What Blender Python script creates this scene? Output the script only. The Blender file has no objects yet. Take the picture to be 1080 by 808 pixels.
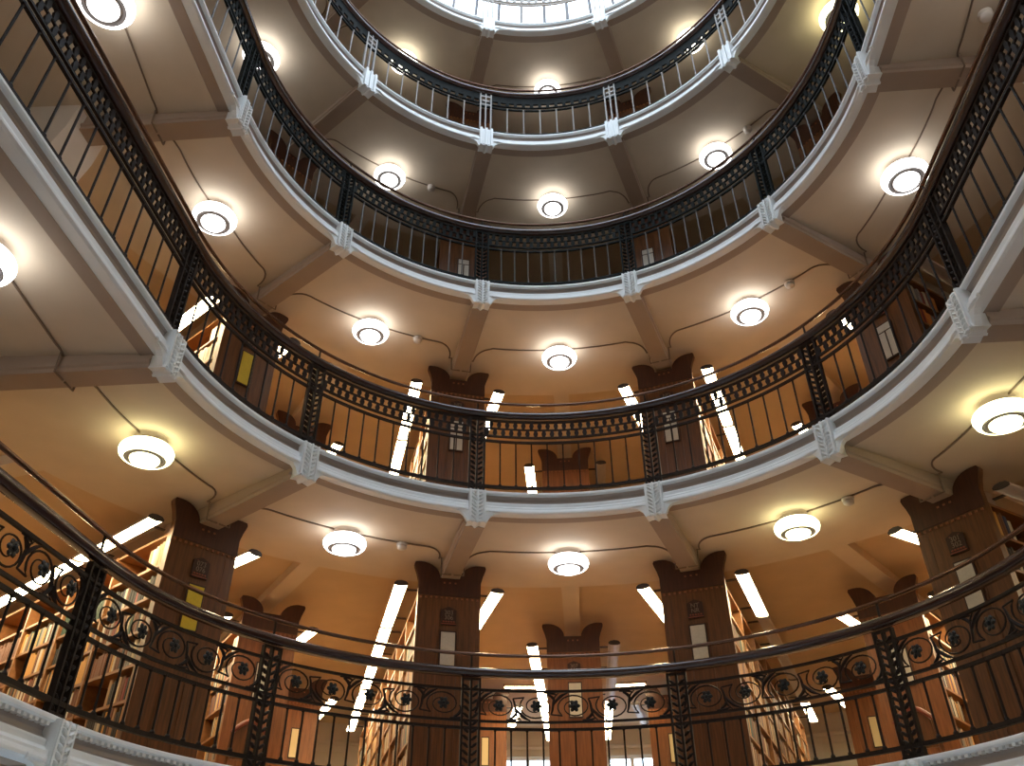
import bpy, math, random
from math import sin, cos, pi, radians, degrees, sqrt
from mathutils import Vector, Matrix

random.seed(7)
S = 2.8                      # metres per well radius; all plan dimensions below are in well radii
Z0 = 0.595                   # the ground floor lies this far below the viewer's eye
H = [0.36967, 1.32758, 2.30725, 3.29358, 4.25951]      # floor heights of the five galleries above eye level
ROUT = [1.93, 1.78, 1.75, 1.75, 1.75]                  # where the corridor ceiling of each storey ends (by ceiling index)
RW = 4.75                    # outer wall
SL = 0.88                    # length of the straight bay between the two half circles
TS = degrees(SL)             # the same, in degrees of path parameter
ORD = ['first', 'second', 'third', 'fourth', 'fifth', 'sixth', 'seventh', 'eighth', 'ninth', 'tenth',
       'eleventh', 'twelfth', 'thirteenth', 'fourteenth', 'fifteenth', 'sixteenth', 'seventeenth', 'eighteenth',
       'nineteenth', 'twentieth']
def nth(i):
    if i < len(ORD): return ORD[i]
    n = i + 1
    suf = 'th' if 10 <= n % 100 <= 20 else {1: 'st', 2: 'nd', 3: 'rd'}.get(n % 10, 'th')
    return '%d%s' % (n, suf)
GAL = ['lowest gallery', 'second gallery', 'third gallery', 'fourth gallery', 'topmost gallery']

col = bpy.context.scene.collection

# ------------------------------------------------------------------ materials
def mat(name, c, rough=0.5, metal=0.0, var=0.0, scale=8.0, stretch=(1, 1, 1), emit=None, estr=0.0, spec=None, bump=0.0):
    m = bpy.data.materials.new(name); m.use_nodes = True
    nt = m.node_tree; b = nt.nodes['Principled BSDF']
    b.inputs['Base Color'].default_value = (*c, 1); b.inputs['Roughness'].default_value = rough
    b.inputs['Metallic'].default_value = metal
    if spec is not None: b.inputs['Specular IOR Level'].default_value = spec
    if var or bump:
        tc = nt.nodes.new('ShaderNodeTexCoord'); mp = nt.nodes.new('ShaderNodeMapping')
        mp.inputs['Scale'].default_value = stretch
        nz = nt.nodes.new('ShaderNodeTexNoise'); nz.inputs['Scale'].default_value = scale; nz.inputs['Detail'].default_value = 4
        nt.links.new(tc.outputs['Object'], mp.inputs[0]); nt.links.new(mp.outputs[0], nz.inputs['Vector'])
        if var:
            r = nt.nodes.new('ShaderNodeValToRGB')
            r.color_ramp.elements[0].position = 0.3; r.color_ramp.elements[1].position = 0.7
            r.color_ramp.elements[0].color = (*[max(0, x * (1 - var)) for x in c], 1)
            r.color_ramp.elements[1].color = (*[min(1, x * (1 + var)) for x in c], 1)
            nt.links.new(nz.outputs['Fac'], r.inputs[0]); nt.links.new(r.outputs[0], b.inputs['Base Color'])
        if bump:
            bp = nt.nodes.new('ShaderNodeBump'); bp.inputs['Strength'].default_value = bump; bp.inputs['Distance'].default_value = 0.01
            nt.links.new(nz.outputs['Fac'], bp.inputs['Height']); nt.links.new(bp.outputs[0], b.inputs['Normal'])
    if emit:
        b.inputs['Emission Color'].default_value = (*emit, 1); b.inputs['Emission Strength'].default_value = estr
    return m

M = {}
M['glow_tinted_plaster'] = mat('glow_tinted_plaster', (.60, .47, .31), .8, var=.04, scale=3)  # recess plaster, tinted to paint in the tubes' warm light
M['beam_paint'] = mat('beam_paint', (.40, .315, .25), .7, var=.04, scale=3)
M['plaster'] = mat('plaster', (.65, .565, .45), .75, var=.04, scale=3, bump=.05)
M['wall_paint'] = mat('wall_paint', (.74, .69, .62), .8, var=.03, scale=2)
M['white_paint'] = mat('white_paint', (.84, .87, .87), .45, var=.03, scale=6)
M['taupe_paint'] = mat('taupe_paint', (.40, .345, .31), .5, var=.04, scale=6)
M['floor'] = mat('floor_boards', (.42, .28, .17), .5, var=.1, scale=5)
M['stone'] = mat('stone_floor', (.42, .40, .37), .4, var=.1, scale=4)
M['panel_wood'] = mat('panel_wood', (.120, .047, .014), .42, var=.35, scale=7, stretch=(6, 6, .5))
M['panel_dark'] = mat('panel_dark_wood', (.056, .018, .008), .42, var=.25, scale=7, stretch=(6, 6, .6))
M['back_wood'] = mat('back_panel_wood', (.19, .068, .019), .45, var=.3, scale=7, stretch=(6, 6, .5))
M['shelf_wood'] = mat('shelf_wood', (.23, .10, .032), .45, var=.2, scale=5, stretch=(4, .6, 4))
M['inlay'] = mat('inlay', (.27, .10, .04), .5)
M['iron'] = mat('wrought_iron', (.020, .013, .010), .6, 0, var=.2, scale=20, spec=.15)
M['iron_green'] = mat('green_black_iron', (.014, .016, .015), .7, 0, var=.2, scale=20, spec=.07)
M['iron_mid'] = mat('daylit_iron', (.075, .065, .058), .5, 0, var=.2, scale=20)  # daylight on the third gallery's balusters put into a lighter iron colour
M['iron_grey'] = mat('pale_grey_iron', (.30, .275, .25), .5, 0)  # lighter grey iron for the two upper railings
M['flower_iron'] = mat('dark_flower_iron', (.016, .017, .016), .45, .4)
M['rail_wood'] = mat('polished_rail_wood', (.045, .018, .013), .16, spec=.8)
M['brass'] = mat('brown_brass', (.16, .085, .055), .22, .7)
M['metal_grey'] = mat('lamp_metal', (.30, .28, .28), .5, 0)
M['housing'] = mat('fixture_housing', (.55, .47, .42), .45)
M['dark_cap'] = mat('dark_cap', (.035, .022, .018), .5)
M['lens_off'] = mat('unlit_lens', (.46, .41, .39), .4)
M['canopy'] = mat('lamp_canopy', (.68, .58, .48), .5)
M['conduit'] = mat('painted_conduit', (.22, .165, .12), .6)
M['detector'] = mat('detector_plastic', (.72, .68, .64), .45)
M['opal_cool'] = mat('opal_cool', (.8, .8, .8), .3, emit=(1, .97, .94), estr=3.1)
M['opal_warm'] = mat('opal_yellow', (.8, .8, .7), .3, emit=(1, .93, .52), estr=3.1)
M['opal_mild'] = mat('opal_mild', (.8, .8, .75), .3, emit=(1, .95, .80), estr=3.1)
M['tube'] = mat('tube_lens', (.8, .75, .7), .3, emit=(1, .79, .46), estr=23.0)
M['card_white'] = mat('white_card', (.55, .53, .48), .6, var=.06, scale=60)
M['card_cream'] = mat('cream_card', (.62, .50, .28), .6)
M['card_yellow'] = mat('yellow_card', (.62, .50, .035), .6, var=.06, scale=60)
M['plate'] = mat('dark_plate', (.040, .014, .007), .5)
M['letters'] = mat('pale_lettering', (.22, .17, .12), .5)
M['script'] = mat('red_ornament', (.26, .06, .03), .5)
M['leather'] = mat('red_leather', (.20, .045, .025), .45, var=.2, scale=10)
M['blind'] = mat('window_blind', (.72, .68, .60), .8)
M['bar'] = mat('glazing_bar', (.12, .12, .13), .5)
M['paper'] = mat('page_edges', (.62, .52, .38), .8)
BOOKC = {'brown': (.14, .05, .02), 'tan': (.32, .18, .08), 'dark green': (.02, .05, .03), 'cream': (.48, .39, .26), 'white': (.54, .50, .43),
         'dark red': (.20, .025, .018), 'black': (.015, .012, .012), 'grey': (.22, .20, .18), 'ochre': (.50, .26, .06), 'orange': (.55, .18, .03), 'dark blue': (.02, .03, .08)}
for k, c in BOOKC.items(): M['book ' + k] = mat('book_' + k.replace(' ', '_'), c, .6)

gm = bpy.data.materials.new('window_glass'); gm.use_nodes = True
nt = gm.node_tree; nt.nodes.clear()
out = nt.nodes.new('ShaderNodeOutputMaterial'); mx = nt.nodes.new('ShaderNodeMixShader')
tr = nt.nodes.new('ShaderNodeBsdfTransparent'); gl = nt.nodes.new('ShaderNodeBsdfGlossy'); gl.inputs['Roughness'].default_value = .05
mx.inputs[0].default_value = .06
nt.links.new(tr.outputs[0], mx.inputs[1]); nt.links.new(gl.outputs[0], mx.inputs[2]); nt.links.new(mx.outputs[0], out.inputs[0])
M['glass'] = gm

# ------------------------------------------------------------------ plan geometry
def frame(t):
    """origin, outward normal, tangent (towards growing t) and heading of the well's edge at path parameter t"""
    s = 1 if t >= 0 else -1; a = abs(t)
    if a <= 90: o = (0., 0.); az = t
    elif a <= 90 + TS: o = (0., -radians(a - 90)); az = 90. * s
    else: o = (0., -SL); az = s * (a - TS)
    r = radians(az)
    return o, (sin(r), cos(r)), (cos(r), -sin(r)), az
def P(t, r, z, u=0.):
    o, n, tv, _ = frame(t)
    return Vector((S * (o[0] + n[0] * r + tv[0] * u), S * (o[1] + n[1] * r + tv[1] * u), S * (z + Z0)))
TEND = 180 + TS
def trange(a, b, step):
    k = max(1, int(math.ceil((b - a) / step)))
    return [a + (b - a) * i / k for i in range(k + 1)]

class MB:
    def __init__(s): s.v = []; s.f = []; s.m = []; s.mi = 0; s.smooth = False
    def add(s, vs, fs):
        b = len(s.v); s.v += [tuple(x) for x in vs]; s.f += [tuple(b + i for i in f) for f in fs]; s.m += [s.mi] * len(fs)
    def box(s, x0, x1, y0, y1, z0, z1, M_=None):
        vs = [Vector((x, y, z)) for z in (z0, z1) for y in (y0, y1) for x in (x0, x1)]
        if M_: vs = [M_ @ v for v in vs]
        s.add(vs, [(0, 2, 3, 1), (4, 5, 7, 6), (0, 1, 5, 4), (2, 6, 7, 3), (0, 4, 6, 2), (1, 3, 7, 5)])
    def prism(s, poly, y0, y1, M_=None):
        """poly of (x, z) extruded from y0 to y1"""
        n = len(poly)
        vs = [Vector((x, y0, z)) for x, z in poly] + [Vector((x, y1, z)) for x, z in poly]
        if M_: vs = [M_ @ v for v in vs]
        s.add(vs, [tuple(range(n)), tuple(range(2 * n - 1, n - 1, -1))] + [(i, i + n, (i + 1) % n + n, (i + 1) % n) for i in range(n)])
    def tube(s, pts, r, k=6, cap=True, rads=None):
        pts = [Vector(p) for p in pts]; n = len(pts); vs = []; up0 = None
        for i, p in enumerate(pts):
            d = (pts[min(i + 1, n - 1)] - pts[max(i - 1, 0)]); d.normalize()
            up = Vector((0, 0, 1)) if abs(d.z) < .95 else Vector((1, 0, 0))
            if up0 is not None:
                up = up0 - d * up0.dot(d)
                if up.length < 1e-4: up = Vector((0, 0, 1)) if abs(d.z) < .95 else Vector((1, 0, 0))
            a = d.cross(up); a.normalize(); b = a.cross(d); up0 = b
            rr = rads[i] if rads else r
            vs += [p + a * (rr * cos(2 * pi * j / k)) + b * (rr * sin(2 * pi * j / k)) for j in range(k)]
        fs = [(i * k + j, i * k + (j + 1) % k, (i + 1) * k + (j + 1) % k, (i + 1) * k + j) for i in range(n - 1) for j in range(k)]
        if cap: fs += [tuple(range(k - 1, -1, -1)), tuple((n - 1) * k + j for j in range(k))]
        s.add(vs, fs)
    def lathe(s, prof, k=32, M_=None):
        """prof of (radius, z) turned about the z axis"""
        vs = [Vector((r * cos(2 * pi * j / k), r * sin(2 * pi * j / k), z)) for r, z in prof for j in range(k)]
        if M_: vs = [M_ @ v for v in vs]
        n = len(prof)
        s.add(vs, [(i * k + j, i * k + (j + 1) % k, (i + 1) * k + (j + 1) % k, (i + 1) * k + j) for i in range(n - 1) for j in range(k)])
    def ball(s, c, rx, ry, rz, M_=None, k=8, q=5):
        vs = []; c = Vector(c)
        for i in range(q + 1):
            a = pi * i / q
            for j in range(k):
                b = 2 * pi * j / k
                v = Vector((rx * sin(a) * cos(b), ry * sin(a) * sin(b), rz * cos(a)))
                if M_: v = M_ @ v
                vs.append(c + v)
        s.add(vs, [(i * k + j, (i + 1) * k + j, (i + 1) * k + (j + 1) % k, i * k + (j + 1) % k) for i in range(q) for j in range(k)])
    def sweep(s, prof, ts, z=0., closed=True, caps=True, base=(0, 0, 0)):
        """prof of (r, z) carried along the path; ts are path parameters"""
        n = len(prof); B = Vector(base); loop = abs(ts[0] + TEND) < 1e-6 and abs(ts[-1] - TEND) < 1e-6
        vs = [P(t, r, z + h) - B for t in ts for r, h in prof]
        kk = n if closed else n - 1
        fs = [(i * n + j, i * n + (j + 1) % n, (i + 1) * n + (j + 1) % n, (i + 1) * n + j) for i in range(len(ts) - 1) for j in range(kk)]
        if closed and caps and not loop: fs += [tuple(range(n - 1, -1, -1)), tuple((len(ts) - 1) * n + j for j in range(n))]
        s.add(vs, fs)
    def mesh(s, name, mats):
        me = bpy.data.meshes.new(name); me.from_pydata(s.v, [], s.f)
        for m in (mats if isinstance(mats, (list, tuple)) else [mats]): me.materials.append(M[m])
        me.polygons.foreach_set('material_index', s.m)
        if s.smooth: me.polygons.foreach_set('use_smooth', [True] * len(s.f))
        me.validate(); me.update()
        import bmesh
        bm = bmesh.new(); bm.from_mesh(me); bmesh.ops.recalc_face_normals(bm, faces=bm.faces)
        bm.to_mesh(me); bm.free()
        return me

def link(name, me, parent=None, loc=(0, 0, 0), rz=0., smooth_angle=None):
    o = bpy.data.objects.new(name, me); col.objects.link(o)
    if parent: o.parent = parent
    o.location = loc; o.rotation_euler = (0, 0, rz)
    return o
def part(name, mb, mats, parent, loc=(0, 0, 0), rz=0., label=None):
    o = link(name, mb.mesh(name, mats), parent, loc, rz)
    if label: o['label'] = label
    return o
def empty(name, loc, rz=0.):
    o = bpy.data.objects.new(name, None); col.objects.link(o); o.location = loc; o.rotation_euler = (0, 0, rz)
    o.empty_display_size = .1
    return o
def tag(o, label, cat, group=None, kind=None):
    o['label'] = label; o['category'] = cat
    if group: o['group'] = group
    if kind: o['kind'] = kind
    return o
def struct(name, mb, mats, label, cat):
    o = link(name, mb.mesh(name, mats)); tag(o, label, cat, kind='structure'); return o
def kids(o): return [c for c in o.children]
def copy_tree(o, parent=None):
    c = o.copy(); col.objects.link(c)
    if parent: c.parent = parent
    for ch in list(o.children): copy_tree(ch, c)
    return c
def rotz(t): return -radians(frame(t)[3])

FULL = trange(-TEND, -90 - TS, 3)[:-1] + trange(-90 - TS, -90, 10)[:-1] + trange(-90, 90, 1.5)[:-1] + trange(90, 90 + TS, 10)[:-1] + trange(90 + TS, TEND, 3)
FRONT = trange(-90, 90, 1.5)
BACKL = trange(-TEND, -90 - TS, 3)[:-1] + trange(-90 - TS, -90, 10)
BACKR = trange(90, 90 + TS, 10)[:-1] + trange(90 + TS, TEND, 3)
VIS = trange(-90 - TS, -90, 6)[:-1] + trange(-90, 90, 1.2)[:-1] + trange(90, 90 + TS, 6)
COLS = [-90 - TS, -90, -54, -18, 18, 54, 90, 90 + TS]
MIDS = [-72, -36, 0, 36, 72]

# ------------------------------------------------------------------ floors, ceilings, trims
def slab(mb, prof_front, prof_back, z):
    mb.sweep(prof_front, FRONT, z); mb.sweep(prof_back, BACKL, z); mb.sweep(prof_back, BACKR, z)

mb = MB()
mb.add([P(t, RW, -Z0) for t in FRONT], [tuple(range(len(FRONT)))])
tb = BACKR + BACKL[1:-1]
mb.add([P(t, 1.95, -Z0) for t in tb], [tuple(range(len(tb)))])
struct('floor', mb, 'stone', 'stone ground floor of the round hall beneath the galleries', 'floor')

CN = .05; BB = .13
def cz(r): return -.085 + .0414 * (r - 1.06)      # the corridor ceiling rises gently outwards
def beam(mb, t, r0, r1, hb, bot, top, z):
    prof = [(-hb, top), (-hb, bot + .028), (-hb - .006, bot + .024), (-hb - .006, bot + .016), (-hb, bot + .012), (-hb, bot), (hb, bot), (hb, bot + .012), (hb + .006, bot + .016), (hb + .006, bot + .024), (hb, bot + .028), (hb, top)]
    n = len(prof)
    vs = [P(t, r, z + h, u) for r in (r0, r1) for u, h in prof]
    mb.add(vs, [tuple(range(n)), tuple(range(2 * n - 1, n - 1, -1))] + [(i, (i + 1) % n, (i + 1) % n + n, i + n) for i in range(n)])
def flush(mb, t, r0, r1, hb, bot, top, z):
    vs = [P(t, r, z + h, u) for r in (r0, r1) for u, h in ((-hb, top), (-hb, bot), (hb, bot), (hb, top))]
    mb.add(vs, [(0, 1, 2, 3), (7, 6, 5, 4), (0, 4, 5, 1), (1, 5, 6, 2), (2, 6, 7, 3), (3, 7, 4, 0)])
for k in range(5):
    z = H[k]
    mb = MB(); rmax = RW if k < 4 else 1.97
    mb.sweep([(1.03, -.002), (rmax, -.002), (rmax, -.014), (1.03, -.014)], FRONT, z)
    mb.sweep([(1.03, -.002), (1.95, -.002), (1.95, -.014), (1.03, -.014)], BACKL, z)
    mb.sweep([(1.03, -.002), (1.95, -.002), (1.95, -.014), (1.03, -.014)], BACKR, z)
    o = struct('floor', mb, 'floor', 'walkway floor of the %s behind its railing' % GAL[k], 'floor')
    # ceiling under gallery k
    ro = ROUT[k]; mb = MB()
    back = [(1.95, -CN), (1.95, -.016)]
    mb.sweep([(1.055, -.016), (1.055, cz(1.055)), (ro, cz(ro)), (ro, -.016)], FRONT, z)
    for tt in (BACKL, BACKR): mb.sweep([(1.055, -.016), (1.055, cz(1.055)), (1.95, cz(1.95)), (1.95, -.016)], tt, z)
    mb.mi = 1
    mb.sweep([(1.02, -.016), (1.02, -.089), (1.056, -.090), (1.060, -.0845), (1.060, -.016)], FULL, z)
    for t in COLS: beam(mb, t, 1.025, ro if abs(t) < 90 else 1.95, .034, -BB, -CN, z)
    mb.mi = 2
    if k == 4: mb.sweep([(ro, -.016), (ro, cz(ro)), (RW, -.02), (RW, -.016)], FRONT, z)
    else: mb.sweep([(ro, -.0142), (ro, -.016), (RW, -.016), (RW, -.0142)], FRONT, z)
    mb.mi = 0
    if k > 0:
        for t in MIDS: flush(mb, t, ro - .01, RW, .038, cz(ro) - .0005, -.015, z)
        for t in COLS[2:6]: flush(mb, t, ro - .01, RW, .038, cz(ro) - .0005, -.015, z)
    struct('ceiling', mb, ['plaster', 'beam_paint', 'glow_tinted_plaster'], 'cream plaster ceiling with radial beams beneath the %s' % GAL[k], 'ceiling')
    # trim: edge moulding
    mb = MB()
    mb.sweep([(1.03, -.001), (.994, -.001), (.992, -.004), (.992, -.010), (.996, -.013), (1.004, -.014), (1.03, -.014)], FULL, z)
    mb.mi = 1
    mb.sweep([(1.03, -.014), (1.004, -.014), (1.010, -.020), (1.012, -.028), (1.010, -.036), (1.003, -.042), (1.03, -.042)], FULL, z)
    mb.mi = 0
    mb.sweep([(1.03, -.042), (1.001, -.042), (.999, -.046), (.999, -.056), (.995, -.060), (.991, -.064), (.991, -.069), (.988, -.072), (.986, -.078), (.986, -.084), (.992, -.088), (1.022, -.088)], FULL, z)
    if k == 0:
        d = -120.
        while d < 120:
            for q in ((0, 0),):
                a = [P(d + e, r, z + h) for h in (-.0205, -.0138) for r in (.997, 1.012) for e in (-.3, .3)]
                mb.add(a, [(0, 2, 3, 1), (4, 5, 7, 6), (0, 1, 5, 4), (2, 6, 7, 3), (0, 4, 6, 2), (1, 3, 7, 5)])
            d += 1.1
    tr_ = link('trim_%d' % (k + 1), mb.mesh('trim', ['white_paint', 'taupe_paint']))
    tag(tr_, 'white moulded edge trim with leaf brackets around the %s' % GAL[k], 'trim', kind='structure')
    TR = globals().setdefault('TRIMS', []); TR.append(tr_)

# brackets (shared meshes), children of the trims
def bracket_mesh(kind):
    mb = MB()
    mb.prism([(-.030, -.006), (.030, -.006), (.030, -.118), (.034, -.130), (.012, -.126), (0, -.134), (-.012, -.126), (-.034, -.130), (-.030, -.118)], -.018, .028)
    for s in (-1, 1):
        w = [(.029, -.062), (.094, -.074), (.097, -.080), (.092, -.088), (.074, -.090), (.058, -.094), (.046, -.104), (.038, -.120), (.032, -.128), (.029, -.128)]
        w = [(s * x, z) for x, z in w]
        if s < 0: w = w[::-1]
        mb.prism(w, -.012, .004)
        mb.ball((s * .06, -.012, -.082), .026, .008, .005)
        mb.ball((s * .093, -.012, -.082), .006, .007, .006)
    if kind == 'leaf':
        for s in (-1, 1):
            mb.box(s * .026 - .003, s * .026 + .003, -.022, -.012, -.124, -.006)
            mb.ball((s * .012, -.018, -.014), .009, .008, .007)
            for i in range(7):
                zz = -.026 - .0145 * i
                mb.ball((s * .0125, -.019, zz), .0118, .009, .0038, Matrix.Rotation(s * radians(-38), 3, 'Y'))
            mb.ball((s * .013, -.018, -.127), .010, .009, .006)
        mb.box(-.0028, .0028, -.023, -.012, -.126, -.006)
    else:
        for x in (-.026, 0, .026): mb.box(x - .0055, x + .0055, -.026, -.012, -.13, -.004)
        for s in (-1, 1): mb.box(s * .013 - .004, s * .013 + .004, -.021, -.012, -.12, -.02)
    mb.v = [tuple(S * c for c in v) for v in mb.v]
    mb.smooth = False
    return mb.mesh('bracket', 'white_paint')
BL = bracket_mesh('leaf'); BR_ = bracket_mesh('ribbed')
for k in range(5):
    for t in COLS:
        link('bracket', BL if k < 3 else BR_, TRIMS[k], P(t, 1.0, H[k]), rotz(t))

# outer and side walls
mb = MB()
def wallseg(mb, r0, r1, ts, z0, z1): mb.sweep([(r0, z0), (r0, z1), (r1, z1), (r1, z0)], ts)
wallseg(mb, RW, RW + .08, FRONT, -Z0, H[0])
wallseg(mb, RW, RW + .08, FRONT, H[0] + .752, H[4] + .35)
WINS = [-22.5, -4.5, 4.5, 22.5]; WH = 2.3
edges = [-90] + [x for w in WINS for x in (w - WH, w + WH)] + [90]
for a, b in zip(edges[0::2], edges[1::2]): wallseg(mb, RW, RW + .08, trange(a, b, 1.5), H[0], H[0] + .752)
for w in WINS: wallseg(mb, RW, RW + .08, trange(w - WH, w + WH, 1.2), H[0], H[0] + .30)
mb.sweep([(RW - .012, .80), (RW - .02, .815), (RW - .012, .83), (RW + .01, .83), (RW + .01, .80)], FRONT, H[0])
struct('wall_outer', mb, 'wall_paint', 'pale outer wall curving behind the bookcases', 'wall')
mb = MB()
wallseg(mb, 1.95, 2.03, BACKL, -Z0, H[4] + .35)
struct('wall_left', mb, 'wall_paint', 'pale wall behind the straight gallery bay at the left', 'wall')
mb = MB()
wallseg(mb, 1.95, 2.03, BACKR, -Z0, H[4] + .35)
struct('wall_right', mb, 'wall_paint', 'pale wall behind the straight gallery bay at the right', 'wall')
for sgn, nm in ((-1, 'wall_pier_left'), (1, 'wall_pier_right')):
    mb = MB()
    for k in range(-1, 4):
        za = -Z0 if k < 0 else H[k]; zb = H[k + 1] - .05
        poly = [(1.54, za), (1.54, zb - .2), (1.515, zb - .12), (1.50, zb), (RW, zb), (RW, za)]
        vs = [P(90 * sgn, r, z, u) for u in (-.08, .08) for r, z in poly]; n = len(poly)
        mb.add(vs, [tuple(range(n)), tuple(range(2 * n - 1, n - 1, -1))] + [(i, (i + 1) % n, (i + 1) % n + n, i + n) for i in range(n)])
    struct(nm, mb, 'wall_paint', 'pale wall pier that ends the curved gallery on the %s' % ('left' if sgn < 0 else 'right'), 'wall')

# windows in the outer wall, lowest gallery
for i, w in enumerate(WINS):
    mb = MB(); z0, z1 = .30, .752; ts = trange(w - WH, w + WH, 1.2); dw = .12
    mb.sweep([(RW + .02, z0), (RW + .06, z0), (RW + .06, z0 + .02), (RW + .02, z0 + .02)], ts, H[0])
    mb.sweep([(RW + .02, z1 - .02), (RW + .06, z1 - .02), (RW + .06, z1), (RW + .02, z1)], ts, H[0])
    mb.sweep([(RW + .03, .50), (RW + .05, .50), (RW + .05, .512), (RW + .03, .512)], ts, H[0])
    for d in (-WH + .15, 0, WH - .15): wallseg(mb, RW + .02, RW + .06, [w + d - .15, w + d + .15], H[0] + z0, H[0] + z1)
    o = struct('window_%d' % (i + 2), mb, 'white_paint', ['window with a drawn pale blind, behind the bookcases at the left', 'bright window behind the bookcases, left of the middle one',
        'bright window behind the bookcases, right of the middle one', 'window with a drawn pale blind, behind the bookcases at the right'][i], 'window')
    g = MB(); blind = abs(w) > 10
    g.sweep([(RW + .038, z0), (RW + .042, z0), (RW + .042, z1), (RW + .038, z1)], ts, H[0])
    part('pane', g, 'glass', o)
    if blind:
        g = MB(); g.sweep([(RW + .012, z0), (RW + .016, z0), (RW + .016, z1), (RW + .012, z1)], ts, H[0]); part('blind', g, 'blind', o)

# skylight
mb = MB()
zr = H[4]
wallseg(mb, 1.95, 2.03, FULL, zr, zr + .95)
struct('wall_drum', mb, 'white_paint', 'white drum wall that carries the skylight above the topmost gallery', 'wall')
def dome(f): return 1.95 * cos(f), zr + .93 + 1.25 * sin(f)
fr = MB(); TD = trange(-TEND, TEND, 5.4)
for t in [i * 5.4 for i in range(-42, 43)]:
    pts = []
    for q in range(9):
        r, z = dome(radians(80) * q / 8); pts.append(P(t, r, z))
    fr.tube(pts, S * .0115, 4)
for q in (0, 0.5, 1.6, 3.2, 5.2, 7.4):
    r, z = dome(radians(80) * q / 8)
    pts = [P(t, r, z) for t in FULL]
    fr.tube(pts, S * .008, 4)
sky_ = struct('window_1', fr, 'bar', 'glazed skylight dome with dark bars at the top of the well', 'window')
g = MB()
prof = [dome(radians(80) * q / 8) for q in range(9)]
g.sweep([(r + .005, z + .005) for r, z in prof], FULL, closed=False)
part('pane', g, 'glass', sky_)

# ------------------------------------------------------------------ railings
RR = 1.02
def arc_pts(t0, t1, z, B, step=1.2, r=RR): return [P(t, r, z) - B for t in trange(t0, t1, step)]
def cyl(t, u, z, B, r=RR):           # a point on the railing surface, u along the arc from t
    a = t + degrees(u / RR) if abs(t) < 90 else t + degrees(u)
    return P(a, r, z) - B
def pilaster_mesh(kind, zb, zt, iron):
    mb = MB(); w = .027
    if kind == 'ribbed':
        for x in (-w, 0, w): mb.box(x - .0035, x + .0035, -.006, .006, zb, zt)
        for z in (zt - .02, zt - .055, zt - .085): mb.box(-w, w, -.005, .005, z - .005, z + .005)
    else:
        for x in (-w, 0, w): mb.box(x - .0032, x + .0032, -.007, .007, zb, zt)
        mb.box(-w, w, -.006, .006, zb, zb + .008); mb.box(-w, w, -.006, .006, zt - .006, zt)
        n = int((zt - zb) / .021)
        for i in range(n):
            z = zb + .014 + (zt - zb - .02) * i / n
            for s in (-1, 1):
                mb.ball((s * .0135, 0, z), .0125, .008, .0048, Matrix.Rotation(s * radians(-40), 3, 'Y'), 6, 4)
    mb.box(-.031, .031, -.009, .009, zb - .006, zb + .004)
    mb.v = [tuple(S * c for c in v) for v in mb.v]
    return mb.mesh('pilaster', iron)
def baluster_mesh(zb, zt, r, iron):
    mb = MB()
    mb.tube([(0, 0, S * zb), (0, 0, S * zt)], S * r, 6)
    mb.lathe([(S * r, S * (zb + .001)), (S * r * 2.1, S * (zb + .004)), (S * r * 2.1, S * (zb + .009)), (S * r, S * (zb + .014))], 8)
    mb.lathe([(S * r, S * (zt - .008)), (S * r * 1.8, S * (zt - .004)), (S * r * 1.8, S * (zt + .003))], 8)
    return mb.mesh('baluster', iron)
def flower_mesh():
    mb = MB(); q = S
    for i in range(6):
        a = 2 * pi * i / 6
        mb.ball((.0105 * cos(a) * q, -.002 * q, .0105 * sin(a) * q), .0085 * q, .004 * q, .0062 * q, Matrix.Rotation(-a, 3, 'Y'), 6, 4)
    mb.ball((0, -.006 * q, 0), .006 * q, .006 * q, .006 * q, None, 8, 5)
    return mb.mesh('flower', 'flower_iron')
FLM = flower_mesh()

def scroll(mb, tc, cell, z0, z1, B, flip):
    zc = (z0 + z1) / 2; hh = (z1 - z0) / 2; s = 1 if flip else -1
    def pt(u, v): return cyl(tc, u * cell, zc + v * hh, B)
    # vine that runs in from the cell's edge and winds round the flower
    pts = [pt(-.62, -s * .55)]; rad = [S * .0022]
    for i in range(31):
        f = i / 30; a = pi - s * (-.25 * pi + 3.1 * pi * f); rr = .95 * (1 - f) ** .6 + .16 * f
        pts.append(pt(.47 * rr * cos(a), .95 * rr * sin(a))); rad.append(S * (.0027 - .0011 * f))
    mb.tube(pts, 1, 5, rads=rad)
    # tendrils with leaf-shaped swellings
    def tendril(c, r0):
        n = 10; pts = []; rad = []
        for i in range(n + 1):
            f = i / n; g = 1 - f
            u = g ** 3 * c[0][0] + 3 * g * g * f * c[1][0] + 3 * g * f * f * c[2][0] + f ** 3 * c[3][0]
            v = g ** 3 * c[0][1] + 3 * g * g * f * c[1][1] + 3 * g * f * f * c[2][1] + f ** 3 * c[3][1]
            pts.append(pt(u, s * v)); rad.append(S * (.0016 + r0 * sin(pi * min(1, .15 + f * .85)) ** 1.5))
        mb.tube(pts, 1, 5, rads=rad)
    tendril(((-.62, -.55), (-.50, .10), (-.62, .60), (-.40, .97)), .0026)
    tendril(((-.56, .10), (-.40, .70), (-.30, .85), (-.16, .98)), .0034)
    tendril(((.30, -.88), (.46, -.70), (.52, -.40), (.44, -.05)), .0034)
    tendril(((.20, -.96), (.36, -1.0), (.48, -.95), (.56, -.80)), .0026)

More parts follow.
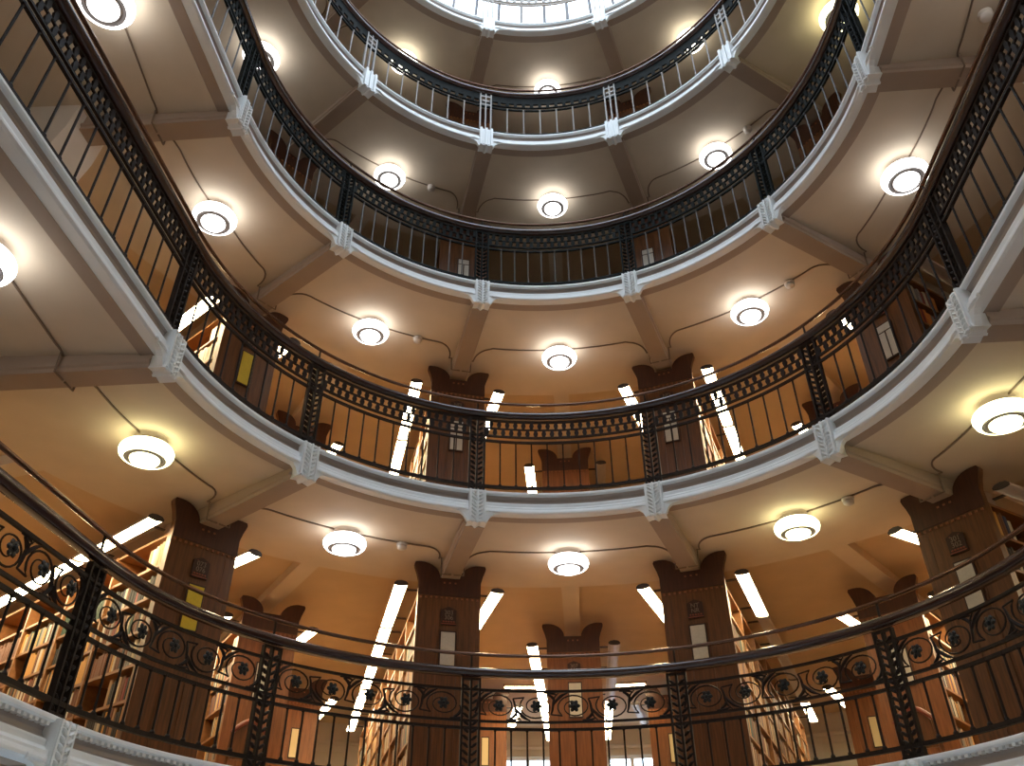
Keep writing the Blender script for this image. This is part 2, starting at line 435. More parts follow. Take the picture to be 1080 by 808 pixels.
def railing(k):
    z = H[k]; root = empty('gallery_railing', (0, 0, S * (z + Z0))); B = Vector((0, 0, S * (z + Z0)))
    desc = ['ornate black iron railing with flower scrolls around the lowest gallery', 'dark iron railing with a double block frieze around the second gallery',
            'green-black iron railing with a block frieze around the third gallery', 'railing with pale thin balusters around the fourth gallery',
            'pale railing around the topmost gallery, against the skylight'][k]
    tag(root, desc, 'railing', 'gallery railings around the well')
    iron = ['iron', 'iron', 'iron_green', 'iron_green', 'iron_grey'][k]; light = 'iron_grey' if k >= 3 else 'iron_mid' if k == 2 else iron
    if k == 0: zf0, zf1, zm, zb, nb = .191, .282, .170, .030, 11
    else: zf0, zf1, zm, zb, nb = .241, .309, .219, .029, 9 if k < 3 else 6
    zh = .338
    mb = MB(); mb.smooth = True
    hp = [(RR - .013, -.015), (RR - .018, -.011), (RR - .020, -.005), (RR - .019, .000), (RR - .016, .005), (RR - .010, .009), (RR, .011), (RR + .012, .008), (RR + .020, -.004), (RR + .018, -.011), (RR + .013, -.015), (RR + .008, -.018), (RR - .008, -.018)]
    mb.sweep([(r, h + zh) for r, h in hp], FULL, 0, base=(0, 0, S * Z0)); part('handrail', mb, 'rail_wood', root)
    mb = MB(); mb.smooth = True
    mb.tube([P(t, RR + .004, .391) - Vector((0, 0, S * Z0)) for t in VIS], S * .0058, 8)
    part('guard_rail', mb, 'brass', root, label='thin brass-brown guard bar above the handrail')
    ts = VIS
    for nm, zz, hw, hh in (('rail_bar', zf1, .0045, .0035), ('rail_bar', zf0, .004, .0035), ('rail_bar', zm, .0045, .004), ('rail_bar', zb, .006, .005)):
        mb = MB(); mb.sweep([(RR - hw, zz - hh), (RR - hw, zz + hh), (RR + hw, zz + hh), (RR + hw, zz - hh)], ts, 0, base=(0, 0, S * Z0)); part(nm, mb, iron, root)
    kind = 'ribbed' if k >= 3 else 'leaf'
    pm = pilaster_mesh(kind, .004, zh - .022, light if k >= 3 else iron)
    bmh = baluster_mesh(zb, zm, .0030 if k != 3 else .0034, light)
    st = MB(); st.tube([(0, 0, S * zh), (0, 0, S * .391)], S * .0035, 6); stm = st.mesh('guard_post', 'iron')
    for t in COLS:
        link('pilaster', pm, root, P(t, RR, 0) - Vector((0, 0, S * Z0)), rotz(t))
        link('guard_post', stm, root, P(t, RR + .004, 0) - Vector((0, 0, S * Z0)), rotz(t))
    Bz = Vector((0, 0, S * Z0)); pw = degrees(.028 / RR)
    for a, b in zip(COLS[:-1], COLS[1:]):
        straight = abs(a + b) > 180
        n = nb
        if straight: n = {11: 15, 9: 13, 6: 9}[nb]
        a2, b2 = a + pw, b - pw
        for i in range(1, n + 1):
            t = a2 + (b2 - a2) * i / (n + 1)
            link('baluster', bmh, root, P(t, RR, 0) - Bz, rotz(t))
        fz = MB()
        if k == 0:
            nc = 8 if straight else 5; ct = (b2 - a2) / nc
            for i in range(nc):
                tc = a2 + ct * (i + .5); scroll(fz, tc, radians(ct) * (1 if straight else RR), zf0 + .004, zf1 - .004, Bz, (i % 2) == 0)
            fo = part('scroll_frieze', fz, iron, root)
            for i in range(nc):
                tc = a2 + ct * (i + .5); link('flower', FLM, fo, P(tc, RR - .006, (zf0 + zf1) / 2) - Bz, rotz(tc))
        elif k < 3:
            nc = 30 if straight else 19; ct = (b2 - a2) / nc; zc = (zf0 + zf1) / 2
            fz.sweep([(RR - .003, zc - .0025), (RR - .003, zc + .0025), (RR + .003, zc + .0025), (RR + .003, zc - .0025)], trange(a2, b2, 1.2), 0, base=Bz)
            hh = (zf1 - zf0) / 2
            for i in range(nc):
                for row, off in ((0, 0.25), (1, 0.75)):
                    tc = a2 + ct * (i + off); z0 = zf0 + row * hh; w = ct * .21
                    pl = [(-w * .75, z0), (-w, z0 + hh * .3), (-w * 1.35, z0 + hh * .5), (-w, z0 + hh * .7), (-w * .75, z0 + hh), (w * .75, z0 + hh), (w, z0 + hh * .7), (w * 1.35, z0 + hh * .5), (w, z0 + hh * .3), (w * .75, z0)]
                    vs = [P(tc + dt, r, zz) - Bz for r in (RR - .004, RR + .002) for dt, zz in pl]; m = len(pl)
                    fz.add(vs, [tuple(range(m)), tuple(range(2 * m - 1, m - 1, -1))] + [(j, (j + 1) % m, (j + 1) % m + m, j + m) for j in range(m)])
            part('block_frieze', fz, iron, root)
        else:
            nc = 22 if straight else 14; ct = (b2 - a2) / nc
            fz.sweep([(RR - .004, zf0 + .026), (RR - .004, zf1), (RR + .004, zf1), (RR + .004, zf0 + .026)], trange(a2, b2, 1.2), 0, base=Bz)
            for i in range(nc + 1):
                tc = a2 + ct * i; w = ct * .2
                fz.sweep([(RR - .005, zf0), (RR - .005, zf0 + .03), (RR + .004, zf0 + .03), (RR + .004, zf0)], [tc - w, tc + w], 0, base=Bz)
            part('block_frieze', fz, 'iron_green' if k == 3 else 'iron_grey', root)
for k in range(5): railing(k)

# ------------------------------------------------------------------ round ceiling lamps, conduits, detectors
def lamp_proto(matname):
    root = empty('ceiling_lamp', (0, 0, 0)); q = S; dz = -.010
    def L(prof, k=48): return [(r * q * .745, (z * .78 + (dz if r else 0)) * q) for r, z in prof]
    mb = MB(); mb.smooth = True
    mb.lathe([(0, 0), (.048 * q, 0), (.048 * q, -.004 * q), (.043 * q, -.006 * q), (.043 * q, -.024 * q), (.034 * q, -.026 * q)], 40); part('canopy', mb, 'canopy', root)
    mb = MB(); mb.smooth = True
    mb.lathe(L([(.074, -.0195), (.090, -.0265), (.098, -.034), (.104, -.044), (.105, -.054), (.100, -.068), (.091, -.077), (.084, -.080), (.080, -.079), (.080, -.070)]), 48)
    part('opal_shade', mb, matname, root)
    mb = MB(); mb.smooth = True
    mb.lathe(L([(.045, -.016), (.066, -.017), (.074, -.0175), (.077, -.0195), (.074, -.0215), (.066, -.0195), (.045, -.018)]), 48)
    part('halo_baffle', mb, 'housing', root)  # added plate, shaped to keep the lamp's glow off the ceiling
    mb = MB(); mb.smooth = True
    mb.lathe(L([(.0815, -.078), (.078, -.080), (.074, -.077), (.064, -.077), (.061, -.080), (.055, -.078)]), 48)
    part('metal_ring', mb, 'metal_grey', root)
    mb = MB(); mb.smooth = True
    mb.lathe(L([(.056, -.074), (.057, -.084), (.052, -.092), (.042, -.098), (.025, -.102), (.001, -.103)]), 48)
    part('bowl', mb, matname, root)
    return root
LC = lamp_proto('opal_cool'); LWm = lamp_proto('opal_warm'); LMi = lamp_proto('opal_mild')
used = {id(LC): False, id(LWm): False, id(LMi): False}
TSIDE = 90 + TS / 2
LAMPT = [-TSIDE, -72.4, -36.4, 0, 36.4, 72.2, TSIDE]
LAMPR = {0: 1.353, 36: 1.36, 72: 1.285}
WARM = {(1, 1), (1, 4), (1, 5), (3, 5), (4, 2), (4, 4)}
SIDEW = ['in the straight bay at the left', 'first of five from the left', 'second of five from the left', 'middle one of five', 'fourth of five from the left', 'last of five from the left', 'in the straight bay at the right']
BAYW = ['straight bay at left', 'first bay from left', 'second bay from left', 'middle bay', 'second bay from right', 'first bay from right', 'straight bay at right']
def lamp_r(t): return 1.215 if abs(t) > 90 else 1.353 if abs(t) < 10 else 1.36 if abs(t) < 50 else 1.285
CLIPR = 1.47
for k in range(1, 5):
    for i, t in enumerate(LAMPT):
        warm = (k, i) in WARM; pr = (LMi if k == 4 else LWm) if warm else LC
        o = pr if not used[id(pr)] else copy_tree(pr); used[id(pr)] = True
        o.location = P(t, lamp_r(t), H[k] + cz(lamp_r(t)) + .001); o.rotation_euler = (0, 0, rotz(t))
        tag(o, 'round %s ceiling lamp beneath the %s, %s' % ('yellowish' if warm else 'white', GAL[k], SIDEW[i]), 'lamp', 'round ceiling lamps under the galleries')
        for sg in (-1, 1):
            tb_ = {-1: [c for c in COLS if c < t][-1:], 1: [c for c in COLS if c > t][:1]}[sg]
            if not tb_: continue
            tb_ = tb_[0]; r = lamp_r(t); span = abs(tb_ - t)
            clip = 1.262 if abs(tb_) >= 90 else CLIPR; t_turn = tb_ - sg * 5.2; pts = []
            f0 = sg * (2.0 if abs(t) <= 90 else 2.8)
            for q in range(9):
                tt = t + f0 + (t_turn - t - f0) * q / 8; rr = r + ((min(1.36, clip - .01) - r) * q / 8 if abs(t) > 50 else 0)
                pts.append(P(tt, rr, H[k] + cz(rr) - .003))
            rr = min(1.36, clip - .01)
            for q in range(1, 8):
                a = q / 7 * pi / 2
                r2 = rr + (clip - rr) * (1 - cos(a)); pts.append(P(t_turn + sg * 3.0 * sin(a), r2, H[k] + cz(r2) - .003))
            mb = MB(); mb.smooth = True; mb.tube(pts, S * .0032, 6)
            B = pts[0].copy(); mb.v = [tuple(Vector(v) - B) for v in mb.v]
            o2 = link('cable_conduit', mb.mesh('cable_conduit', 'conduit'), None, B)
            tag(o2, 'ceiling conduit %s of the lamp, %s, under the %s' % ('left' if sg < 0 else 'right', BAYW[i], GAL[k]), 'conduit', 'ceiling conduits between the round lamps')
            # cable clip on the beam, part of the conduit
            cb = MB(); e = frame(tb_)
            c0 = P(tb_, clip, H[k] + cz(clip), -sg * .046) - B; c1 = P(tb_, clip, H[k] - BB - .004, -sg * .044) - B; c2 = P(tb_, clip, H[k] - BB - .004, -sg * .005) - B
            cb.tube([pts[-1] - B, c0, c1, c2], S * .0032, 6); part('beam_crossing', cb, 'conduit', o2)

for k in range(1, 5):  # unseen lamps in the back half circle, added as fill light
    for j, t in enumerate((-90 - TS - 18, -90 - TS - 54, 180 + TS, 90 + TS + 54, 90 + TS + 18)):
        o = copy_tree(LC); o.location = P(t, 1.353, H[k] + cz(1.353) + .001); o.rotation_euler = (0, 0, rotz(t))
        tag(o, 'unseen white fill lamp added beneath the %s, above the viewer, %s' % (GAL[k], ['near left', 'far left', 'directly behind', 'far right', 'near right'][j]), 'lamp', 'round ceiling lamps under the galleries')

det = MB(); det.smooth = True; q = S
det.lathe([(0, 0), (.021 * q, 0), (.021 * q, -.006 * q), (.016 * q, -.008 * q), (.018 * q, -.010 * q), (.018 * q, -.018 * q), (.012 * q, -.023 * q), (0.001, -.024 * q)], 20)
dcap = MB(); dcap.smooth = True
dcap.lathe([(.0165 * q, -.0065 * q), (.0165 * q, -.0105 * q)], 20)
dm = det.mesh('smoke_detector', 'detector'); dcm = dcap.mesh('dark_slot', 'dark_cap')
for k, t, w in ((1, -27.2, 'left'), (1, 44.8, 'right'), (2, -27.3, 'left'), (2, 44.5, 'right'), (3, -27, 'left'), (3, 44.2, 'right'), (4, -27, 'left'), (2, 100, 'far right')):
    o = link('smoke_detector', dm, None, P(t, 1.36 if abs(t) < 90 else 1.287, H[k] + cz(1.34) - .0065), rotz(t)); link('dark_slot', dcm, o)
    tag(o, 'small white smoke detector on the conduit beneath the %s, at the %s' % (GAL[k], w), 'smoke detector', 'smoke detectors on the ceilings')

# ------------------------------------------------------------------ bookcases
PW = .124
def panel_outline():
    pts = [(-PW, 0), (PW, 0), (PW, .815)]
    def horn(s):
        h = [(PW + .004, .83), (PW + .008, .845), (PW + .017, .868), (PW + .020, .880), (PW + .016, .889)]
        for i in range(9):
            a = radians(90 - 90 * i / 8)
            h.append((.118 - .078 * cos(a), .829 + .061 * sin(a)))
        return [(s * x, z) for x, z in h]
    return pts + horn(1) + horn(-1)[::-1] + [(-PW, .815)]
OUT = panel_outline()
def scaled(mb): mb.v = [tuple(S * c for c in v) for v in mb.v]; return mb
def panel_meshes(front_mat):
    body = MB(); body.prism(OUT, -.016, .008); scaled(body)
    me_body = body.mesh('end_panel', front_mat)
    fr_ = MB()
    # stiles of the lower body and the dividing mouldings
    for x0, x1 in ((-PW, -.086), (.086, PW)): fr_.box(x0, x1, -.0172, -.016, 0, .735)
    fr_.box(-.086, .086, -.0172, -.016, 0, .05)
    for x in (-.038, .038): fr_.box(x - .003, x + .003, -.019, -.016, .05, .62)
    scaled(fr_); me_fr = fr_.mesh('panel_moulding', front_mat)
    cr = MB(); cr.prism([(-PW, .757), (PW, .757)] + [(x, z) for x, z in OUT if z > .8], -.019, -.016)
    cr.mi = 1
    for i in range(12):
        x = -PW + .012 + (2 * PW - .024) * i / 11; cr.box(x - .0038, x + .0038, -.0215, -.016, .744, .7515)
    for x in (-.022, 0, .022): cr.box(x - .0036, x + .0036, -.0225, -.0190, .806, .812)
    scaled(cr); me_cr = cr.mesh('carved_crest', ['panel_dark', 'inlay'])
    return me_body, me_fr, me_cr
PMESH = {'front': panel_meshes('panel_wood'), 'back': panel_meshes('back_wood')}
def card_mesh(m, z0, z1, w=.027, split=False):
    mb = MB()
    if split:
        mb.box(-w, w, -.026, -.024, z1 - .028, z1)
        mb.box(-w, -.003, -.026, -.024, z0, z1 - .034); mb.box(.003, w, -.026, -.024, z0, z1 - .034)
    else: mb.box(-w, w, -.026, -.024, z0, z1)
    scaled(mb); return mb.mesh('card', m)
def holder_mesh(z0, z1, w=.027):
    mb = MB(); mb.box(-w - .005, w + .005, -.024, -.018, z0 - .006, z1 + .006); scaled(mb); return mb.mesh('card_holder', 'plate')
CARD = {c: card_mesh('card_' + c, .470, .613) for c in ('white', 'cream', 'yellow')}
CARDN = card_mesh('card_cream', .470, .613, .018)
CARDS = card_mesh('card_white', .455, .600, .027, True)
HOLD = holder_mesh(.470, .613); HOLDS = holder_mesh(.455, .600); HOLDN = holder_mesh(.470, .613, .018)
def plate_mesh():
    mb = MB(); mb.prism([(-.030, .642), (.030, .642), (.030, .700), (.018, .706), (0, .713), (-.018, .706), (-.030, .700)], -.0225, -.018)
    mb.mi = 1
    mb.box(-.028, .028, -.0240, -.0222, .645, .648)
    for i in range(5): mb.ball((-.020 + .010 * i, -.0230, .6545), .0042, .0014, .0032, None, 6, 4)
    for q in (-1, 1): mb.box(q * .016 - .002, q * .016 + .002, -.0240, -.0222, .699, .7005)
    scaled(mb); return mb.mesh('sign_plate', ['plate', 'script'])
PLATE = plate_mesh()
TXT = {}
def text_mesh(lines):
    if lines in TXT: return TXT[lines]
    c = bpy.data.curves.new('lettering', 'FONT'); c.body = lines; c.align_x = 'CENTER'; c.size = S * .0235; c.space_line = .82; c.extrude = S * .0004
    o = bpy.data.objects.new('tmp', c); col.objects.link(o)
    dg = bpy.context.evaluated_depsgraph_get(); me = bpy.data.meshes.new_from_object(o.evaluated_get(dg))
    bpy.data.objects.remove(o)
    me.transform(Matrix.Translation((0, -.0232 * S, .682 * S)) @ Matrix.Rotation(pi / 2, 4, 'X'))
    me.materials.clear(); me.materials.append(M['letters']); me.name = 'lettering'
    TXT[lines] = me; return me

NSH = 7; SH0 = .022; SHT = .772; SHP = (SHT - SH0) / NSH; BD = .118
_cache = {}
def board_meshes(L, r_up):
    key = round(L, 3)
    if key in _cache: return _cache[key]
    sh = MB(); sh.box(-BD, BD, 0, L, -.0045, .0045); scaled(sh)
    up = MB(); up.box(-BD - .003, BD + .003, -.006, .006, 0, SHT + .004); scaled(up)
    bk = MB(); bk.box(-.004, .004, 0, L, .01, SHT); scaled(bk)
    pl = MB(); pl.box(-BD + .006, BD - .006, 0, L, 0, .02); scaled(pl)
    _cache[key] = (sh.mesh('shelf', 'shelf_wood'), up.mesh('upright', 'shelf_wood'), bk.mesh('back_board', 'shelf_wood'), pl.mesh('plinth', 'shelf_wood'))
    return _cache[key]
CASES = []
COLW = {-54: 'leftmost front case', -18: 'second front case', 18: 'third front case', 54: 'rightmost front case',
        -72: 'far left back case', -36: 'left back case', 0: 'middle back case', 36: 'right back case', 72: 'far right back case'}
REAR = [-63, -45, -27, -9, 9, 27, 45, 63]
UPS = .335
def bookcase(k, t, r0, row, r1, card=None, text=None):
    root = empty('bookcase', P(t, r0, H[k]), rotz(t)); L = r1 - r0
    nm = COLW[t] if row < 2 else '%s rear case' % nth(REAR.index(t))
    nt_ = {'yellow': ' with a yellow notice', 'white': ' with a white notice', 'split': ' with two white cards', 'cream': ' with a cream notice', None: ''}[card]
    tag(root, 'wooden bookcase%s on the %s, %s' % (nt_, GAL[k], nm if row < 2 else nm + ' from left'), 'bookcase', 'radial bookcases on the galleries')
    pb, pf, pc = PMESH['front' if row == 0 else 'back']
    e = link('end_panel', pb, root); link('panel_moulding', pf, e); link('carved_crest', pc, e)
    if card:
        cm = {'split': CARDS, 'cream': CARDN}.get(card) or CARD[card]
        h = link('card_holder', {'split': HOLDS, 'cream': HOLDN}.get(card, HOLD), root); c = link('notice_card', cm, h)
        c['label'] = '%s notice card in a dark holder' % ('white' if card == 'split' else card)
    if text:
        s = link('sign_plate', PLATE, root); link('lettering', text_mesh(text), s)
    sh, up, bk, pl = board_meshes(L - .01, 0)
    for i in range(NSH + 1): link('shelf', sh, root, (0, S * .01, S * (SH0 + SHP * i)))
    n = int(round((L - .02) / UPS))
    for i in range(n + 1): link('upright', up, root, (0, S * (.015 + (L - .03) * i / n), 0))
    link('back_board', bk, root, (0, S * .01, 0)); link('plinth', pl, root, (0, S * .01, 0))
    CASES.append(dict(k=k, t=t, r0=r0, L=L, n=n, row=row, name=nm, root=root))
R1 = 4.30
TEX = {(0, -54): '073\n076', (0, -18): '303\n306', (0, 18): 'NT\nNR', (0, 54): '301\n302', (0, 0): '307\n308'}
for k in range(4):
    for t in (-54, -18, 18, 54):
        card = ('yellow' if t == -54 else 'white') if k == 0 else ('yellow' if t == -54 else 'split') if k == 1 else 'split' if k == 2 else None
        bookcase(k, t, 1.541, 0, R1 if k < 2 else 2.2, card, TEX.get((k, t)) if k == 0 else ('ND\n%d' % (t + 300)) if k == 1 else None)
    if k < 3:
        for t in MIDS: bookcase(k, t, 2.241, 1, R1 if k < 2 else 2.9, 'white' if k == 0 else None, TEX.get((k, t)))
for t in (-63, -45, -27, -9, 9, 27, 45, 63): bookcase(0, t, 3.42, 2, R1, 'cream')

# ------------------------------------------------------------------ books
cam_o = (0.0160063, -1.61598, 0.); cam_rot = (-7.76310115e-02, 6.05329338e-01, -3.26170500e-03); cam_f = math.exp(6.75482394)
yaw, pit, rol = cam_rot
Fv = Vector((sin(yaw) * cos(pit), cos(yaw) * cos(pit), sin(pit))); Rv = Vector((cos(yaw), -sin(yaw), 0)); Uv = Rv.cross(Fv)
Rv, Uv = Rv * cos(rol) + Uv * sin(rol), Uv * cos(rol) - Rv * sin(rol)
def project(p):
    d = Vector(p) / S - Vector((cam_o[0], cam_o[1], Z0)); zc = d.dot(Fv)
    return 540 + cam_f * d.dot(Rv) / zc, 404 - cam_f * d.dot(Uv) / zc, zc
def book_mesh(c):
    mb = MB(); mb.smooth = False
    # unit book: x = depth (spine at +1), y = thickness, z = height
    pts = [(0, 0), (.96, 0), (1, .2), (1, .8), (.96, 1), (0, 1)]
    vs = [Vector((x, y, z)) for z in (0, 1) for x, y in pts]
    mb.add(vs, [(5, 4, 3, 2, 1, 0), (6, 7, 8, 9, 10, 11)] + [(i, (i + 1) % 6, (i + 1) % 6 + 6, i + 6) for i in range(6)])
    mb.m[0] = mb.m[1] = 1; mb.m[7] = 1
    return mb.mesh('book', ['book ' + c, 'paper'])
BOOKM = {c: book_mesh(c) for c in BOOKC}
PAL = (['brown'] * 8 + ['tan'] * 6 + ['dark red'] * 3 + ['cream'] * 4 + ['black'] * 5 + ['grey'] * 3 + ['dark green'] * 4 + ['ochre'] * 4 + ['white'] * 2 + ['dark blue'] * 2)
cand = []
for cs in CASES:
    k, t = cs['k'], cs['t']
    if k > 1 or cs['row'] == 2: continue
    o, n, tv, az = frame(t)
    for sd in (-1, 1):
        # a side is in view when its face turns towards the viewer
        fx = cam_o[0] - n[0] * cs['r0']; fy = cam_o[1] - n[1] * cs['r0']
        if (tv[0] * fx + tv[1] * fy) * sd < BD: continue
        rnd = random.Random(k * 1000 + t * 7 + sd)
        pitch_u = (cs['L'] - .03) / cs['n']
        for row in range(NSH):
            cnt = 0
            for b in range(cs['n']):
                y = .015 + pitch_u * b + .010; y1 = .015 + pitch_u * (b + 1) - .010
                fill = rnd.random()
                stop = y1 if fill < .6 else y + (y1 - y) * rnd.uniform(.5, .95)
                if row == NSH - 1: stop = y + (y1 - y) * (rnd.uniform(.25, .6) if b == 0 else rnd.choice([0, 0, .3, .8]))
                base_c = rnd.choice(PAL); hrow = rnd.uniform(.066, .090)
                while True:
                    th = rnd.uniform(.009, .022)
                    if y + th > stop: break
                    c = base_c if rnd.random() < .45 else rnd.choice(PAL)
                    if k == 1 and t == 54 and row >= 4: c = rnd.choice(['orange', 'dark red', 'cream', 'grey'])
                    if (t == -54 and row == NSH - 1) or (k == 1 and t == -54): c = rnd.choice(['cream', 'white', 'tan'])
                    h = min(SHP - .012, hrow * rnd.uniform(.85, 1.1)); dp = rnd.uniform(.066, .082)
                    zb = SH0 + SHP * row + .0047
                    ctr = P(t, cs['r0'] + y + th / 2, H[k] + zb + h / 2, sd * BD)
                    x, yy, zc = project(ctr)
                    vis = -5 < x < 1085 and -5 < yy < 813
                    # hidden below the gallery edge when the line of sight dips under the floor edge
                    d = ctr / S - Vector((cam_o[0], cam_o[1], Z0)); hd = sqrt(d.x ** 2 + d.y ** 2)
                    f = 2.6 / hd
                    if d.z * f < H[k] * .985 and abs(t) < 30: vis = False
                    size = h * th * (cam_f / zc) ** 2 * abs((tv[0] * fx + tv[1] * fy)) / max(.3, sqrt(fx * fx + fy * fy))
                    # the farther ends hide behind the nearer uprights on the thin, edge-on faces
                    cand.append((size if vis else 0, k, t, sd, row, cnt, y, th, h, dp, zb, c, cs, vis)); cnt += 1
                    y += th + .0006
cand.sort(key=lambda a: -a[0])
stuff = MB(); SM = list(BOOKC); 
for i, (size, k, t, sd, row, cnt, y, th, h, dp, zb, c, cs, vis) in enumerate(cand):
    root = cs['root']; m = Matrix.Translation(root.location) @ Matrix.Rotation(root.rotation_euler.z, 4, 'Z')
    if i < 300 and size > 0:
        o = bpy.data.objects.new('book', BOOKM[c]); col.objects.link(o)
        if sd > 0:
            o.location = m @ Vector((S * (BD - dp - .004), S * y, S * zb)); o.rotation_euler = (0, 0, root.rotation_euler.z)
        else:
            o.location = m @ Vector((-S * (BD - dp - .004), S * (y + th), S * zb)); o.rotation_euler = (0, 0, root.rotation_euler.z + pi)
        o.scale = (S * dp, S * th, S * h)
        tag(o, '%s book, %s from end panel, %s shelf up, %s, %s' % (c, nth(cnt), nth(row), cs['name'], GAL[k]), 'book', 'books on the gallery shelves')
    else:
        stuff.mi = SM.index(c)
        x0, x1 = (BD - dp - .004, BD - .004) if sd > 0 else (-(BD - .004), -(BD - dp - .004))
        stuff.box(S * x0, S * x1, S * y, S * (y + th), S * zb, S * (zb + h), m)
ob = link('distant_books', stuff.mesh('distant_books', ['book ' + c for c in SM]))
tag(ob, 'remaining rows of books deep inside the shelves of both lower galleries', 'books', kind='stuff')

# ------------------------------------------------------------------ tube lights beside the bookcases
def tube_proto(lit, side, L):
    root = empty('tube_light', (0, 0, 0)); s = -side       # s points towards the bookcase
    hs = [(s * .027, -.010), (s * .027, .006), (s * .018, .022), (0, .029), (-s * .018, .022), (-s * .027, .004), (-s * .027, -.016),
          (-s * .024, -.016), (-s * .024, .004), (-s * .016, .019), (0, .025), (s * .016, .019), (s * .024, .006), (s * .024, -.010)]
    def pr(mb, prof, y0, y1):
        if s < 0: prof = prof[::-1]
        mb.prism([(S * x, S * z * .42) for x, z in prof], S * y0, S * y1)
    mb = MB(); pr(mb, hs, 0, L); part('housing', mb, 'housing', root)
    ln = [(s * .0235, .004), (s * .0235, -.010), (s * .014, -.019), (0, -.0225), (-s * .016, -.021), (-s * .0235, -.014), (-s * .0235, .004), (-s * .015, .017), (0, .022), (s * .015, .017)]
    mb = MB(); pr(mb, ln, .006, L - .012); part('lens', mb, 'tube' if lit else 'lens_off', root)
    cp = hs[:7] + [(-s * .016, -.023), (0, -.0245), (s * .016, -.020)]
    mb = MB(); pr(mb, cp, -.004, 0); part('end_cap', mb, 'dark_cap', root)
    mb = MB(); pr(mb, cp, L, L + .003); part('end_cap', mb, 'dark_cap', root)
    for y in (.08, L - .1):
        mb = MB(); mb.box(*(sorted((S * s * .02, S * s * .075))), S * (y - .006), S * (y + .006), S * .003, S * .008); part('arm', mb, 'dark_cap', root)
    return root
TP = {}
SEG = .54
def tubes(k, t, side, r0, flags, name):
    for i, lit in enumerate(flags):
        key = (lit, side)
        if key in TP: o = copy_tree(TP[key])
        else: o = tube_proto(lit, side, SEG - .012); TP[key] = o
        o.location = P(t, r0 + SEG * i - .02, H[k] + .792, side * .192); o.rotation_euler = (0, 0, rotz(t))
        tag(o, '%s tube light, %s from the panel, %s side of %s, %s' % ('glowing' if lit else 'unlit', nth(i), 'left' if side < 0 else 'right', name, GAL[k]), 'tube light', 'tube lights along the bookcases')
Y, N_ = True, False
for t, l, r in ((-54, [Y] * 4, [Y] * 3), (-18, [Y] * 5, [Y] * 4), (18, [Y] * 4, [Y, N_, N_, N_, Y]), (54, [Y] * 3, [N_] * 3)):
    tubes(0, t, -1, 1.541, l, COLW[t]); tubes(0, t, 1, 1.541, r, COLW[t])
for t, l, r in ((-72, [Y, Y], [Y, Y]), (-36, [Y] * 3, [Y] * 3), (0, [Y] * 4, [N_, N_, Y, Y]), (36, [Y] * 3, [Y] * 3), (72, [Y, Y], [Y, Y])):
    tubes(0, t, -1, 2.241, l, COLW[t]); tubes(0, t, 1, 2.241, r, COLW[t])
for t, l, r in ((-27, [Y], [Y]), (-9, [N_], [Y]), (9, [N_], [N_]), (27, [Y], [N_])):
    nm = '%s rear case' % nth(REAR.index(t))
    tubes(0, t, -1, 3.42, l, nm); tubes(0, t, 1, 3.42, r, nm)
for t, l, r in ((-54, [Y] * 3, [Y] * 2), (-18, [Y] * 3, [Y] * 3), (18, [Y] * 3, [Y] * 3), (54, [Y] * 2, [N_] * 2)):
    tubes(1, t, -1, 1.541, l, COLW[t]); tubes(1, t, 1, 1.541, r, COLW[t])
for t, l, r in ((-36, [Y, Y], [Y, Y]), (0, [Y, Y], [N_, N_]), (36, [Y, Y], [Y, Y])):
    tubes(1, t, -1, 2.241, l, COLW[t]); tubes(1, t, 1, 2.241, r, COLW[t])
# two cross tubes hung between the rear bookcases
for j, (t, w) in enumerate(((-5.5, 'left'), (5.3, 'right'))):
    o = tube_proto(True, 1, .20)
    o.location = P(t, 3.30, H[0] + .875, -.1); o.rotation_euler = (0, 0, rotz(t) - pi / 2)
    o.location = P(t, 3.30, H[0] + .875, -.1)
    tag(o, 'short crosswise tube light high above the rear aisle, %s of the middle bookcase' % w, 'tube light', 'tube lights along the bookcases')

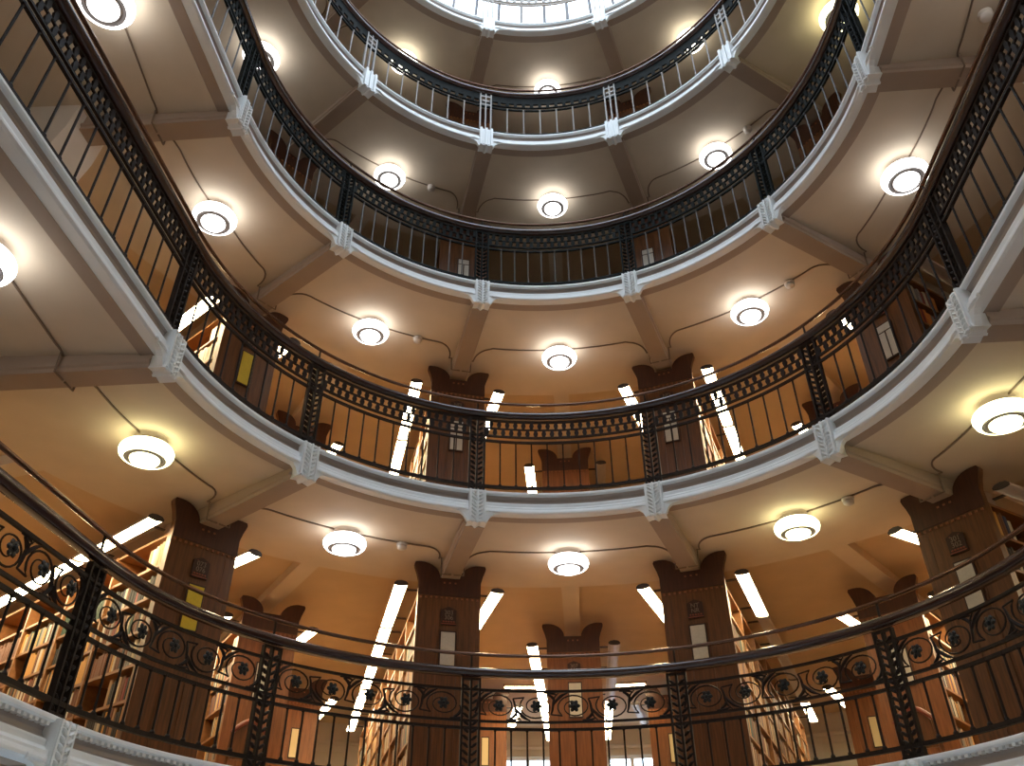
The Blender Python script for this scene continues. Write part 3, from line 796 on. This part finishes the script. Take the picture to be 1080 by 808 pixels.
# ------------------------------------------------------------------ chairs on the lowest gallery
def chair(t, r, rz, label):
    root = empty('wooden_chair', P(t, r, H[0] - .002), rz); tag(root, label, 'chair', 'chairs by the set-back bookcases')
    w = .21; hseat = .45; hb = .93
    mb = MB(); mb.prism([(-w, hseat - .03), (w, hseat - .03), (w, hseat + .01), (w - .02, hseat + .03), (-w + .02, hseat + .03), (-w, hseat + .01)], -.21, .22); part('seat', mb, 'leather', root)
    for x in (-1, 1):
        mb = MB(); mb.tube([(x * (w - .02), -.19, 0), (x * (w - .02), -.19, hseat - .03)], .02, 8); part('leg', mb, 'panel_wood', root)
        mb = MB(); mb.tube([(x * (w - .02), .24, 0), (x * (w - .02), .21, hseat), (x * (w - .03), .25, hb - .12)], .02, 8); part('leg', mb, 'panel_wood', root)
    top = [(w - .015 - .39 * i / 12, hb - .13 + .13 * sin(pi * i / 12)) for i in range(13)]
    mb = MB(); mb.tube([(x, .255, z) for x, z in top], .024, 8); part('back_frame', mb, 'leather', root, label='reddish arched back frame')
    mb = MB(); mb.prism([(-w + .04, hseat + .1)] + [(x * .9, z - .02) for x, z in top[::-1]] + [(w - .04, hseat + .1)], .225, .245); part('backrest', mb, 'panel_wood', root)
    for y in (-.19, .22):
        mb = MB(); mb.tube([(-w + .02, y, .2), (w - .02, y, .2)], .012, 6); part('stretcher', mb, 'panel_wood', root)
chair(37.6, 2.06, rotz(37.6) + pi, 'reddish wooden chair with arched back before the right set-back bookcase')
chair(-38.2, 2.06, rotz(-38.2) + pi, 'reddish wooden chair with arched back before the left set-back bookcase')

# ------------------------------------------------------------------ world, camera, view
w = bpy.data.worlds.new('sky'); bpy.context.scene.world = w; w.use_nodes = True
bg = w.node_tree.nodes['Background']; bg.inputs[0].default_value = (.72, .85, 1.0, 1); bg.inputs[1].default_value = 3.1
cam = bpy.data.cameras.new('camera'); co = bpy.data.objects.new('camera', cam); col.objects.link(co)
cam.sensor_width = 36; cam.lens = cam_f / 1080 * 36; cam.clip_start = .05
m3 = Matrix((Rv, Uv, -Fv)).transposed()
co.matrix_world = Matrix.Translation((cam_o[0] * S, cam_o[1] * S, Z0 * S)) @ m3.to_4x4()
sc = bpy.context.scene; sc.camera = co
sc.view_settings.view_transform = 'Standard'; sc.view_settings.look = 'None'
sc.view_settings.exposure = .95; sc.view_settings.gamma = 1; sc.view_settings.use_curve_mapping = False
sc.cycles.use_denoising = True
sc.cycles.max_bounces = 8; sc.cycles.diffuse_bounces = 5
sc.cycles.sample_clamp_indirect = 6
